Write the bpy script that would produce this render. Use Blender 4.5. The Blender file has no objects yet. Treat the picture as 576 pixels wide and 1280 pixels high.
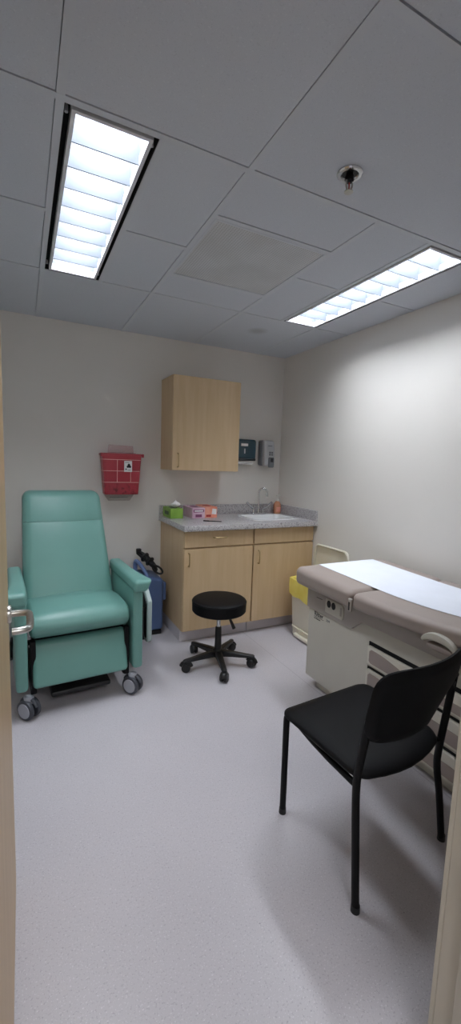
import bpy, bmesh, math, random
from mathutils import Vector, Matrix
random.seed(7)
S = bpy.context.scene
COL = S.collection
PI = math.pi
H = 2.404

# ------------------------------------------------------------------ materials
def lin(c):
    c = c / 255.0
    return c / 12.92 if c <= 0.04045 else ((c + 0.055) / 1.055) ** 2.4
def rgb(h):
    return (lin(int(h[0:2], 16)), lin(int(h[2:4], 16)), lin(int(h[4:6], 16)), 1)

def newmat(name):
    m = bpy.data.materials.new(name); m.use_nodes = True
    nt = m.node_tree
    return m, nt, nt.nodes['Principled BSDF']

def mat(name, h, rough=0.5, metal=0.0, var=0.06, scale=8.0, bump=0.0, bscale=200.0, spec=0.5, stretch=None, h2=None, trans=0.0, coat=0.0):
    m, nt, b = newmat(name)
    N, L = nt.nodes, nt.links
    b.inputs['Roughness'].default_value = rough
    b.inputs['Metallic'].default_value = metal
    b.inputs['Specular IOR Level'].default_value = spec
    b.inputs['Coat Weight'].default_value = coat
    tc = N.new('ShaderNodeTexCoord'); mp = N.new('ShaderNodeMapping')
    L.new(tc.outputs['Object'], mp.inputs['Vector'])
    if stretch: mp.inputs['Scale'].default_value = stretch
    nz = N.new('ShaderNodeTexNoise'); nz.inputs['Scale'].default_value = scale; nz.inputs['Detail'].default_value = 5
    L.new(mp.outputs['Vector'], nz.inputs['Vector'])
    cr = N.new('ShaderNodeValToRGB')
    c = rgb(h)
    if h2: ca, cb = rgb(h2), c
    else:
        ca = tuple(x * (1 - var) for x in c[:3]) + (1,); cb = tuple(min(1, x * (1 + var)) for x in c[:3]) + (1,)
    cr.color_ramp.elements[0].position = 0.3; cr.color_ramp.elements[0].color = ca
    cr.color_ramp.elements[1].position = 0.7; cr.color_ramp.elements[1].color = cb
    L.new(nz.outputs['Fac'], cr.inputs['Fac']); L.new(cr.outputs['Color'], b.inputs['Base Color'])
    if trans:
        b.inputs['Alpha'].default_value = 1 - trans
    if bump:
        n2 = N.new('ShaderNodeTexNoise'); n2.inputs['Scale'].default_value = bscale; n2.inputs['Detail'].default_value = 3
        L.new(tc.outputs['Object'], n2.inputs['Vector'])
        bp = N.new('ShaderNodeBump'); bp.inputs['Strength'].default_value = bump; bp.inputs['Distance'].default_value = 0.002
        L.new(n2.outputs['Fac'], bp.inputs['Height']); L.new(bp.outputs['Normal'], b.inputs['Normal'])
    return m

def speck(name, base, specks, rough=0.4, spec=0.5, scale=160.0, cloud=None):
    """base colour with several layers of small speckles: specks = [(hex, threshold, scale)]"""
    m, nt, b = newmat(name)
    N, L = nt.nodes, nt.links
    b.inputs['Roughness'].default_value = rough; b.inputs['Specular IOR Level'].default_value = spec
    tc = N.new('ShaderNodeTexCoord')
    cur = None
    nz = N.new('ShaderNodeTexNoise'); nz.inputs['Scale'].default_value = 3.0
    L.new(tc.outputs['Object'], nz.inputs['Vector'])
    cr = N.new('ShaderNodeValToRGB'); cr.color_ramp.elements[0].position = .3; cr.color_ramp.elements[1].position = .7
    cr.color_ramp.elements[0].color = rgb(cloud or base); cr.color_ramp.elements[1].color = rgb(base)
    L.new(nz.outputs['Fac'], cr.inputs['Fac']); cur = cr.outputs['Color']
    for hx, th, sc in specks:
        n = N.new('ShaderNodeTexNoise'); n.inputs['Scale'].default_value = sc; n.inputs['Detail'].default_value = 2
        L.new(tc.outputs['Object'], n.inputs['Vector'])
        r = N.new('ShaderNodeMapRange'); r.inputs['From Min'].default_value = th; r.inputs['From Max'].default_value = th + .06
        L.new(n.outputs['Fac'], r.inputs['Value'])
        mx = N.new('ShaderNodeMix'); mx.data_type = 'RGBA'
        L.new(r.outputs['Result'], mx.inputs['Factor']); L.new(cur, mx.inputs['A']); mx.inputs['B'].default_value = rgb(hx)
        cur = mx.outputs['Result']
    L.new(cur, b.inputs['Base Color'])
    return m, nt, b, cur

def emis(name, col, strength):
    m = bpy.data.materials.new(name); m.use_nodes = True
    nt = m.node_tree; nt.nodes.clear()
    o = nt.nodes.new('ShaderNodeOutputMaterial'); e = nt.nodes.new('ShaderNodeEmission')
    e.inputs['Color'].default_value = (*col, 1); e.inputs['Strength'].default_value = strength
    nt.links.new(e.outputs[0], o.inputs['Surface'])
    return m

M = {}
M['wall'] = mat('wall paint', 'E0DCD6', .75, var=.015, scale=2, bump=.06, bscale=350, spec=.3)
M['floor'], fnt, fb, fcur = speck('sheet vinyl', 'B9B5BA', [('A6A2A8', .60, 170), ('CBC7CC', .62, 210), ('949098', .70, 120)], rough=.36, spec=.45, cloud='B5B1B6')
# welded seam of the vinyl: a thin line where two sheets meet
def seam(nt, b, cur):
    N, L = nt.nodes, nt.links
    tc = N.new('ShaderNodeTexCoord'); sx = N.new('ShaderNodeSeparateXYZ'); L.new(tc.outputs['Object'], sx.inputs[0])
    def mth(op, a, bb):
        n = N.new('ShaderNodeMath'); n.operation = op
        for i, v in enumerate((a, bb)):
            if isinstance(v, (int, float)): n.inputs[i].default_value = v
            else: L.new(v, n.inputs[i])
        return n.outputs[0]
    d = mth('ABSOLUTE', mth('ADD', sx.outputs['X'], .64), 0)
    near = mth('LESS_THAN', d, .0025)
    fac = mth('MULTIPLY', near, .55)
    mx = N.new('ShaderNodeMix'); mx.data_type = 'RGBA'
    L.new(fac, mx.inputs['Factor']); L.new(cur, mx.inputs['A']); mx.inputs['B'].default_value = rgb('8E898F')
    L.new(mx.outputs['Result'], b.inputs['Base Color'])
seam(fnt, fb, fcur)
M['ceil'], cnt, cb, ccur = speck('acoustic tile', 'CACED6', [('C1C5CD', .62, 260), ('D1D5DC', .64, 140)], rough=.9, spec=.2)
def stain(nt, b, cur, px, py, rad):
    N, L = nt.nodes, nt.links
    tc = N.new('ShaderNodeTexCoord'); vm = N.new('ShaderNodeVectorMath'); vm.operation = 'DISTANCE'
    L.new(tc.outputs['Object'], vm.inputs[0]); vm.inputs[1].default_value = (px, py, H)
    r = N.new('ShaderNodeMapRange'); r.inputs['From Min'].default_value = rad; r.inputs['From Max'].default_value = rad * .3
    r.inputs['To Max'].default_value = .35
    L.new(vm.outputs['Value'], r.inputs['Value'])
    mx = N.new('ShaderNodeMix'); mx.data_type = 'RGBA'
    L.new(r.outputs['Result'], mx.inputs['Factor']); L.new(cur, mx.inputs['A']); mx.inputs['B'].default_value = rgb('7A7876')
    L.new(mx.outputs['Result'], b.inputs['Base Color'])
stain(cnt, cb, ccur, -.635, -.579, .09)
M['tbar'] = mat('grid paint', 'C9CDD4', .6, var=.01)
M['dark'] = mat('dark gap', '0A0A0C', .9, var=.02)
M['base'] = mat('vinyl base', 'CBC7CC', .5, var=.03)
M['maple'] = mat('maple laminate', 'D0B692', .42, h2='C7AB85', scale=3.0, stretch=(9, 9, .8), spec=.4)
M['maple2'] = mat('maple edge', 'B08A5E', .45, h2='A47F55', scale=3.0, stretch=(9, 9, .8), spec=.4)
M['doorwood'] = mat('maple door veneer', 'CDB188', .42, h2='C2A47A', scale=3.0, stretch=(9, 9, .7))
M['granite'] = speck('speckled laminate', 'BAB7B8', [('757174', .57, 150), ('DEDBDB', .60, 190), ('8A8488', .60, 70)], rough=.28, spec=.5)[0]
M['steel'] = mat('brushed steel', 'B9B7B2', .28, 1.0, var=.05, scale=40)
M['chrome'] = mat('chrome', 'D4D6D8', .12, 1.0, var=.02)
M['brass'] = mat('satin pull metal', 'BBA47C', .45, 1.0, var=.05)
M['teal'] = mat('teal vinyl', '67948C', .38, var=.03, scale=5, bump=.05, bscale=500, spec=.45)
M['tray'] = mat('grey green plastic', 'A6B5B2', .4, var=.03)
M['black'] = mat('black vinyl', '08080B', .55, var=.1, bump=.08, bscale=500, spec=.18)
M['blackpl'] = mat('black plastic', '0D0D0F', .45, var=.1)
M['blackmetal'] = mat('black powder coat', '08080A', .5, var=.1, spec=.2)
M['tyre'] = mat('dark grey tyre', '3A3D45', .5, var=.05)
M['greypl'] = mat('light grey plastic', '9C9EA6', .45, var=.04)
M['white'] = mat('white plastic', 'E3E1DB', .4, var=.02)
M['ivory'] = mat('ivory plastic', 'E2DDCD', .4, var=.02)
M['porcelain'] = mat('white porcelain', 'F1F2F2', .15, var=.01, coat=.3)
M['yellow'] = mat('yellow liner film', 'F1E27E', .35, h2='EAD660', scale=14, bump=.4, bscale=40)
M['table'] = mat('warm grey enamel', 'C3BFB4', .4, var=.02)
M['tablehead'] = mat('grey table housing', 'A49C95', .45, var=.02)
M['taupe'] = mat('taupe vinyl', '9C8F88', .42, var=.03, bump=.05, bscale=500)
M['inset'] = mat('taupe drawer inset', '9A8D87', .5, var=.03)
M['offwhite'] = mat('off white drawer', 'D2CDC1', .4, var=.02)
M['paper'] = mat('exam paper', 'E4E8F2', .8, var=.02, bump=.15, bscale=30)
M['red'] = mat('red sharps plastic', 'B9434E', .3, h2='AD3B47', scale=6, trans=.08)
M['pink'] = mat('clear pink plastic', 'D9B7B7', .2, var=.03, trans=.62)
M['clear'] = mat('clear plastic', 'D2CFCB', .25, var=.03, trans=.78)
M['wire'] = mat('pale pink line', 'E9B9B4', .4, var=.02)
M['label'] = mat('paper label', 'E6E4E4', .6, var=.02)
M['ink'] = mat('black ink', '1A1618', .6, var=.02)
M['navy'] = mat('smoked teal plastic', '183A47', .22, var=.06)
M['navy2'] = mat('dark trim plastic', '0F1C26', .35, var=.06)
M['soapgrey'] = mat('soap dispenser grey', 'BFC0C2', .4, var=.03)
M['soapdark'] = mat('soap dispenser dark grey', '6B6D72', .45, var=.03)
M['amber'] = mat('orange soap', 'DDA080', .2, h2='D08E6C', scale=6, trans=.1)
M['green'] = mat('green tissue carton', '8AB24A', .5, h2='779F3C', scale=14)
M['greend'] = mat('dark green print', '33502A', .5)
M['lilac'] = mat('lilac glove carton', 'D8BBCB', .5, h2='C9A4BA', scale=10)
M['plum'] = mat('plum print', '7B3F66', .5)
M['coral'] = mat('coral glove carton', 'E0795F', .5, h2='E8AE97', scale=9)
M['coralred'] = mat('red print', 'A8322E', .5)
M['tissue'] = mat('tissue paper', 'EDEDED', .85, var=.02)
M['blue'] = mat('blue case plastic', '526892', .5, h2='4B6088', scale=5)
M['bluel'] = mat('pale blue grey plastic', '6C83B2', .45, var=.03)
M['beige'] = mat('beige frame paint', 'C6BFB0', .45, var=.02, bump=.03)
M['grille'] = None
M['blade'] = mat('louvre blade', '5A5F66', .6, var=.02, spec=.2)
M['fixture'] = mat('white fixture enamel', 'DCDDE2', .5, var=.01)
M['lamp'] = emis('fluorescent lamp glow', (.88, .93, 1.0), 43.0)

def grille_mat():
    m, nt, b = newmat('perforated grille')
    N, L = nt.nodes, nt.links
    tc = N.new('ShaderNodeTexCoord'); mp = N.new('ShaderNodeMapping')
    mp.inputs['Scale'].default_value = (1 / .0125, 1 / .0125, 1)
    L.new(tc.outputs['Object'], mp.inputs['Vector'])
    fr = N.new('ShaderNodeVectorMath'); fr.operation = 'FRACTION'; L.new(mp.outputs[0], fr.inputs[0])
    sx = N.new('ShaderNodeSeparateXYZ'); L.new(fr.outputs[0], sx.inputs[0])
    cx = N.new('ShaderNodeCombineXYZ'); L.new(sx.outputs['X'], cx.inputs['X']); L.new(sx.outputs['Y'], cx.inputs['Y'])
    d = N.new('ShaderNodeVectorMath'); d.operation = 'DISTANCE'; L.new(cx.outputs[0], d.inputs[0]); d.inputs[1].default_value = (.5, .5, 0)
    r = N.new('ShaderNodeMapRange'); r.inputs['From Min'].default_value = .26; r.inputs['From Max'].default_value = .34
    L.new(d.outputs['Value'], r.inputs['Value'])
    mx = N.new('ShaderNodeMix'); mx.data_type = 'RGBA'; L.new(r.outputs['Result'], mx.inputs['Factor'])
    nz = N.new('ShaderNodeTexNoise'); nz.inputs['Scale'].default_value = 5; L.new(tc.outputs['Object'], nz.inputs['Vector'])
    cr = N.new('ShaderNodeValToRGB'); cr.color_ramp.elements[0].position = .35; cr.color_ramp.elements[1].position = .65
    cr.color_ramp.elements[0].color = rgb('C4C6C8'); cr.color_ramp.elements[1].color = rgb('CFD1D4')
    L.new(nz.outputs['Fac'], cr.inputs['Fac'])
    mx.inputs['A'].default_value = rgb('AEAEB0'); L.new(cr.outputs['Color'], mx.inputs['B'])
    L.new(mx.outputs['Result'], b.inputs['Base Color']); b.inputs['Roughness'].default_value = .7
    return m
M['grille'] = grille_mat()
def red_mat():
    m = M['red']; nt = m.node_tree; N, L = nt.nodes, nt.links; b = N['Principled BSDF']
    src = b.inputs['Base Color'].links[0].from_socket
    tc = N.new('ShaderNodeTexCoord'); n = N.new('ShaderNodeTexNoise'); n.inputs['Scale'].default_value = 32; n.inputs['Detail'].default_value = 4
    L.new(tc.outputs['Object'], n.inputs['Vector'])
    sx = N.new('ShaderNodeSeparateXYZ'); L.new(tc.outputs['Object'], sx.inputs[0])
    z = N.new('ShaderNodeMapRange'); z.inputs['From Min'].default_value = .12; z.inputs['From Max'].default_value = .03
    L.new(sx.outputs['Z'], z.inputs['Value'])
    r = N.new('ShaderNodeMapRange'); r.inputs['From Min'].default_value = .50; r.inputs['From Max'].default_value = .66; r.inputs['To Max'].default_value = .75
    L.new(n.outputs['Fac'], r.inputs['Value'])
    mu = N.new('ShaderNodeMath'); mu.operation = 'MULTIPLY'; L.new(z.outputs[0], mu.inputs[0]); L.new(r.outputs[0], mu.inputs[1])
    mx = N.new('ShaderNodeMix'); mx.data_type = 'RGBA'
    L.new(mu.outputs[0], mx.inputs['Factor']); L.new(src, mx.inputs['A']); mx.inputs['B'].default_value = rgb('4A1A22')
    L.new(mx.outputs['Result'], b.inputs['Base Color'])
red_mat()

# ------------------------------------------------------------------ mesh helpers (world coordinates)
class G:
    def __init__(s): s.bm = bmesh.new()
    def _merge(s, t):
        me = bpy.data.meshes.new('tmp'); t.to_mesh(me); t.free(); s.bm.from_mesh(me); bpy.data.meshes.remove(me)
    def box(s, x0, x1, y0, y1, z0, z1, bev=0.0, seg=2, fn=None):
        t = bmesh.new(); bmesh.ops.create_cube(t, size=1.0)
        for v in t.verts:
            v.co = Vector(((x0 + x1) / 2 + v.co.x * (x1 - x0), (y0 + y1) / 2 + v.co.y * (y1 - y0), (z0 + z1) / 2 + v.co.z * (z1 - z0)))
        if bev: bmesh.ops.bevel(t, geom=list(t.edges), offset=bev, segments=seg, profile=.5, affect='EDGES')
        if fn:
            for v in t.verts: v.co = Vector(fn(v.co))
        s._merge(t); return s
    def rbox(s, x0, x1, y0, y1, z0, z1, r=.03, n=4, m=4, fn=None):
        """soft rounded box with gridded faces; fn(world co, (u,v,w) in -1..1) -> co"""
        t = bmesh.new()
        c = ((x0 + x1) / 2, (y0 + y1) / 2, (z0 + z1) / 2); h = (abs(x1 - x0) / 2, abs(y1 - y0) / 2, abs(z1 - z0) / 2)
        rr = r if isinstance(r, (tuple, list)) else (r, r, r)
        rr = tuple(min(rr[i], h[i] * .999) for i in range(3))
        def samp(i):
            a = h[i] - rr[i]
            mid = [-a + 2 * a * k / n for k in range(n + 1)]
            end = [a + rr[i] * math.tan(PI / 4 * k / m) for k in range(1, m + 1)]
            return [-e for e in reversed(end)] + mid + end
        A = [samp(i) for i in range(3)]
        vd = {}
        def V(p):
            k = (round(p[0], 6), round(p[1], 6), round(p[2], 6))
            if k not in vd:
                q = [max(-(h[i] - rr[i]), min(h[i] - rr[i], p[i])) for i in range(3)]
                d = Vector([(p[i] - q[i]) / rr[i] for i in range(3)])
                if d.length > 1e-9: d.normalize()
                w = [q[i] + d[i] * rr[i] for i in range(3)]
                co = Vector([c[i] + w[i] for i in range(3)])
                if fn: co = Vector(fn(co, (w[0] / h[0], w[1] / h[1], w[2] / h[2])))
                vd[k] = t.verts.new(co)
            return vd[k]
        for ax in range(3):
            b, d = (ax + 1) % 3, (ax + 2) % 3
            for sg in (-1, 1):
                for i in range(len(A[b]) - 1):
                    for j in range(len(A[d]) - 1):
                        ps = []
                        for (ii, jj) in ((i, j), (i + 1, j), (i + 1, j + 1), (i, j + 1)):
                            p = [0, 0, 0]; p[ax] = sg * h[ax]; p[b] = A[b][ii]; p[d] = A[d][jj]; ps.append(V(p))
                        if sg < 0: ps.reverse()
                        try: t.faces.new(ps)
                        except ValueError: pass
        s._merge(t); return s
    def cyl(s, p0, p1, r0, r1=None, n=24, bev=0.0):
        r1 = r0 if r1 is None else r1
        p0, p1 = Vector(p0), Vector(p1); d = p1 - p0; L_ = d.length
        prof = [(0, r0), (L_, r1)]
        if bev:
            prof = [(0, r0 - bev), (bev * .3, r0 - bev * .3), (bev, r0), (L_ - bev, r1), (L_ - bev * .3, r1 - bev * .3), (L_, r1 - bev)]
        return s.lathe(prof, p0, d, n)
    def lathe(s, prof, p0=(0, 0, 0), axis=(0, 0, 1), n=24, cap=True):
        t = bmesh.new(); p0 = Vector(p0); ax = Vector(axis).normalized()
        a = ax.orthogonal().normalized(); b = ax.cross(a)
        rings = []
        for (z, r) in prof:
            rings.append([t.verts.new(p0 + ax * z + (a * math.cos(2 * PI * k / n) + b * math.sin(2 * PI * k / n)) * max(r, 1e-5)) for k in range(n)])
        for i in range(len(rings) - 1):
            for k in range(n):
                t.faces.new((rings[i][k], rings[i][(k + 1) % n], rings[i + 1][(k + 1) % n], rings[i + 1][k]))
        if cap:
            t.faces.new(list(reversed(rings[0]))); t.faces.new(rings[-1])
        s._merge(t); return s
    def tube(s, pts, r, n=12, smooth=0, closed=False, flat=1.0):
        pts = [Vector(p) for p in pts]
        for _ in range(smooth):
            q = [pts[0]] if not closed else []
            m = len(pts)
            for i in range(m if closed else m - 1):
                a, b = pts[i], pts[(i + 1) % m]
                q += [a * .75 + b * .25, a * .25 + b * .75]
            if not closed: q.append(pts[-1])
            pts = q
        t = bmesh.new(); rings = []; m = len(pts); up = None
        for i, p in enumerate(pts):
            if closed: d = pts[(i + 1) % m] - pts[i - 1]
            else: d = pts[min(i + 1, m - 1)] - pts[max(i - 1, 0)]
            d.normalize()
            if up is None: up = d.orthogonal().normalized()
            up = (up - d * up.dot(d)).normalized(); b = d.cross(up)
            rad = r(i / max(1, m - 1)) if callable(r) else r
            rings.append([t.verts.new(p + (up * math.cos(2 * PI * k / n) + b * math.sin(2 * PI * k / n) * flat) * rad) for k in range(n)])
        for i in range(m if closed else m - 1):
            A, B = rings[i], rings[(i + 1) % m]
            for k in range(n):
                t.faces.new((A[k], A[(k + 1) % n], B[(k + 1) % n], B[k]))
        if not closed:
            t.faces.new(list(reversed(rings[0]))); t.faces.new(rings[-1])
        bmesh.ops.recalc_face_normals(t, faces=t.faces)
        s._merge(t); return s
    def prism(s, poly, ax, lo, hi, bev=0.0, seg=2):
        """poly in the other two axes (in xyz order), extruded along axis ax from lo to hi"""
        t = bmesh.new(); o = [i for i in range(3) if i != ax]
        def mk(p, v):
            c = [0, 0, 0]; c[o[0]], c[o[1]] = p; c[ax] = v; return t.verts.new(c)
        A = [mk(p, lo) for p in poly]; B = [mk(p, hi) for p in poly]; n = len(poly)
        t.faces.new(A); t.faces.new(list(reversed(B)))
        for i in range(n): t.faces.new((A[i], B[i], B[(i + 1) % n], A[(i + 1) % n]))
        bmesh.ops.recalc_face_normals(t, faces=t.faces)
        if bev:
            es = [e for e in t.edges if len(set(v.co[ax] for v in e.verts)) == 1 or e.calc_face_angle(0) > .6]
            bmesh.ops.bevel(t, geom=es, offset=bev, segments=seg, profile=.5, affect='EDGES', clamp_overlap=True)
        s._merge(t); return s
    def loft(s, rings, cap0=True, cap1=True, nc=5):
        """rings: (cx, cy, z, hx, hy, r) rounded rectangles"""
        t = bmesh.new(); R = []
        for (cx, cy, z, hx, hy, r) in rings:
            r = min(r, hx * .99, hy * .99); lp = []
            for (sx, sy, a0) in ((1, 1, 0), (-1, 1, PI / 2), (-1, -1, PI), (1, -1, 3 * PI / 2)):
                for k in range(nc + 1):
                    a = a0 + PI / 2 * k / nc
                    lp.append(t.verts.new((cx + sx * (hx - r) + r * math.cos(a), cy + sy * (hy - r) + r * math.sin(a), z)))
            R.append(lp)
        n = len(R[0])
        for i in range(len(R) - 1):
            for k in range(n): t.faces.new((R[i][k], R[i][(k + 1) % n], R[i + 1][(k + 1) % n], R[i + 1][k]))
        if cap0: t.faces.new(list(reversed(R[0])))
        if cap1: t.faces.new(R[-1])
        s._merge(t); return s
    def xform(s, fn):
        for v in s.bm.verts: v.co = Vector(fn(v.co))
        return s
    def build(s, name, m, parent=None, angle=35, loc=None):
        me = bpy.data.meshes.new(name); s.bm.to_mesh(me); s.bm.free()
        o = bpy.data.objects.new(name, me); COL.objects.link(o)
        me.materials.append(m)
        root = parent
        while root is not None and root.parent is not None: root = root.parent
        org = Vector(root['_o']) if root is not None and '_o' in root.keys() else Vector((0, 0, 0))
        if parent is None and loc is not None:
            org = Vector(loc); o.location = org
        me.transform(Matrix.Translation(-org))
        if parent is not None: o.parent = parent
        me.shade_smooth(); me.set_sharp_from_angle(angle=math.radians(angle))
        return o

def thing(name, label, cat, loc, group=None):
    o = bpy.data.objects.new(name, None); COL.objects.link(o); o.empty_display_size = .1
    o.location = loc; o['_o'] = list(loc)
    o['label'] = label; o['category'] = cat
    if group: o['group'] = group
    return o
def tag(o, label, cat, group=None):
    o['label'] = label; o['category'] = cat
    if group: o['group'] = group
    return o
def struct(name, g, m, angle=35):
    o = g.build(name, m, None, angle); o['kind'] = 'structure'; return o
def text(parent, name, body, size, m, fn, depth=.0006, bold=0.0):
    cu = bpy.data.curves.new('t', 'FONT'); cu.body = body; cu.size = size; cu.extrude = depth; cu.resolution_u = 2; cu.offset = bold
    to = bpy.data.objects.new('t', cu); COL.objects.link(to)
    bpy.context.view_layer.update()
    me = bpy.data.meshes.new_from_object(to.evaluated_get(bpy.context.evaluated_depsgraph_get()))
    bpy.data.objects.remove(to); bpy.data.curves.remove(cu)
    g = G(); g.bm.from_mesh(me); bpy.data.meshes.remove(me)
    g.xform(fn)
    return g.build(name, m, parent)

# ------------------------------------------------------------------ room shell
XL, YF, YF2 = -2.75, -2.96, -3.11
DX0, DX1, DZ = -2.36, -1.44, 2.125
struct('floor', G().box(-4.2, 1.6, -5.2, .12, -.1, 0), M['floor'])
struct('wall_back', G().box(XL - .12, .12, 0, .12, 0, H + .15), M['wall'])
struct('wall_right', G().box(0, .12, YF2, 0, 0, H + .15), M['wall'])
struct('wall_left', G().box(XL - .12, XL, YF2, 0, 0, H + .15), M['wall'])
struct('wall_front', G().box(XL, DX0 - .03, YF2, YF, 0, H + .15).box(DX1 + .03, 0, YF2, YF, 0, H + .15).box(DX0 - .03, DX1 + .03, YF2, YF, DZ + .03, H + .15), M['wall'])
# the hall the photograph is taken from
struct('wall_hall_back', G().box(-4.2, 1.6, -5.3, -5.2, 0, H + .1), M['wall'])
struct('wall_hall_left', G().box(-4.3, -4.2, -5.2, YF2, 0, H + .1), M['wall'])
struct('wall_hall_right', G().box(1.6, 1.7, -5.2, YF2, 0, H + .1), M['wall'])
struct('wall_hall_front', G().box(-4.2, XL - .12, YF2, YF2 + .1, 0, H + .1).box(.12, 1.6, YF2, YF2 + .1, 0, H + .1), M['wall'])
struct('ceiling_hall', G().box(-4.2, 1.6, -5.2, YF2 - .002, H, H + .1), M['ceil'])

# door frame: jambs with rabbet and stop
def jamb(x, sgn):
    g = G()
    g.box(min(x, x + sgn * .03), max(x, x + sgn * .03), YF2, YF, 0, DZ, .002, 1)
    g.box(min(x, x - sgn * .016), max(x, x - sgn * .016), YF2 + .02, YF - .05, 0, DZ - .016, .003, 2)
    xo = x + sgn * .055
    g.box(min(x, xo), max(x, xo), YF, YF + .012, 0, DZ + .05, .002, 1)
    g.box(min(x, xo), max(x, xo), YF2 - .012, YF2, 0, DZ + .05, .002, 1)
    return g
struct('trim_1', jamb(DX1, 1), M['beige'])
struct('trim_2', jamb(DX0, -1), M['beige'])
hd = G().box(DX0, DX1, YF2, YF, DZ, DZ + .03, .002, 1).box(DX0, DX1, YF2 + .02, YF - .05, DZ - .016, DZ, .003, 2)
struct('trim_3', hd, M['beige'])
# vinyl base along the walls
struct('baseboard_back', G().box(XL, -1.2, -.006, 0, 0, .1, .002, 1), M['base'])
struct('baseboard_left', G().box(XL, XL + .006, YF, -.006, 0, .1, .002, 1), M['base'])
struct('baseboard_right', G().box(-.006, 0, YF, -.60, 0, .1, .002, 1), M['base'])

# ceiling: lay-in panels between T-bars
X1, X2, X3 = -2.142, -1.533, -.923
XR, XR2 = -.605, -.302
YB, YA, YZ = -.854, -2.073, -2.683
XF1 = -1.838
TB = .024
panels, bars = [], []
def bar(x0, x1, y0, y1): bars.append((x0, x1, y0, y1))
def vbar(x, y0, y1): bar(x - TB / 2, x + TB / 2, y0, y1)
def hbar(y, x0, x1): bar(x0, x1, y - TB / 2, y + TB / 2)
hbar(YB, XL, 0); hbar(YA, XL, 0)
vbar(X1, YF, 0); vbar(X2, YF, 0); vbar(X3, YA, 0); vbar(XF1, YA, YB); vbar(XR, YA, YB); vbar(XR2, YA, 0)
hbar(YZ, X2, 0); hbar(-1.463, XL, X1); hbar(-1.463, XF1, X2)
hbar(-1.772, X2, X3); hbar(-1.162, X2, X3); hbar(-1.463, X3, XR); hbar(-1.463, XR2, 0)
def panel(x0, x1, y0, y1): panels.append((x0, x1, y0, y1))
h = TB / 2
for (x0, x1, y0, y1) in [
    (XL, X1, YB, 0), (X1, X2, YB, 0), (X2, X3, YB, 0), (X3, XR2, YB, 0), (XR2, 0, YB, 0),
    (XL, X1, -1.463, YB), (XL, X1, YA, -1.463), (XF1, X2, -1.463, YB), (XF1, X2, YA, -1.463),
    (X2, X3, -1.162, YB), (X2, X3, YA, -1.772),
    (X3, XR, -1.463, YB), (X3, XR, YA, -1.463), (XR2, 0, -1.463, YB), (XR2, 0, YA, -1.463),
    (XL, X1, YF, YA), (X1, X2, YF, YA), (X2, 0, YZ, YA), (X2, 0, YF, YZ)]:
    panel(x0, x1, y0, y1)
g = G()
for i, (x0, x1, y0, y1) in enumerate(panels):
    gx = .0032
    a = x0 + (h - .001 if x0 > XL + .01 else .001); b = x1 - (h + .0018 if x1 < -.01 else .001)
    c = y0 + (h - .001 if y0 > YF + .01 else .001); d = y1 - (h + gx if y1 < -.01 else .003)
    g.box(a, b, c, d, H + .0015, H + .016, .0012, 1)
cl = struct('ceiling', g, M['ceil'])
g = G()
for b_ in bars: g.box(b_[0], b_[1], b_[2], b_[3], H + (.0003 if b_[1] - b_[0] < .03 else 0), H + .02)
struct('ceiling_grid', g, M['tbar'])
g = G()                                     # plenum above: dark slab with openings for the fixtures
holes = [(-2.13, -1.85, -2.061, -.866), (-.593, -.314, -2.061, -.866)]
xs = sorted({XL, 0} | {v for q in holes for v in q[:2]})
for i in range(len(xs) - 1):
    inh = any(q[0] - 1e-6 <= xs[i] and xs[i + 1] <= q[1] + 1e-6 for q in holes)
    if inh:
        g.box(xs[i], xs[i + 1], YF, -2.061, H + .022, H + .05); g.box(xs[i], xs[i + 1], -.866, 0, H + .022, H + .05)
    else: g.box(xs[i], xs[i + 1], YF, 0, H + .022, H + .05)
struct('ceiling_plenum', g, M['dark'])
struct('ceiling_deck', G().box(XL, 0, YF, 0, H + .145, H + .15), M['dark'])

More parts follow.
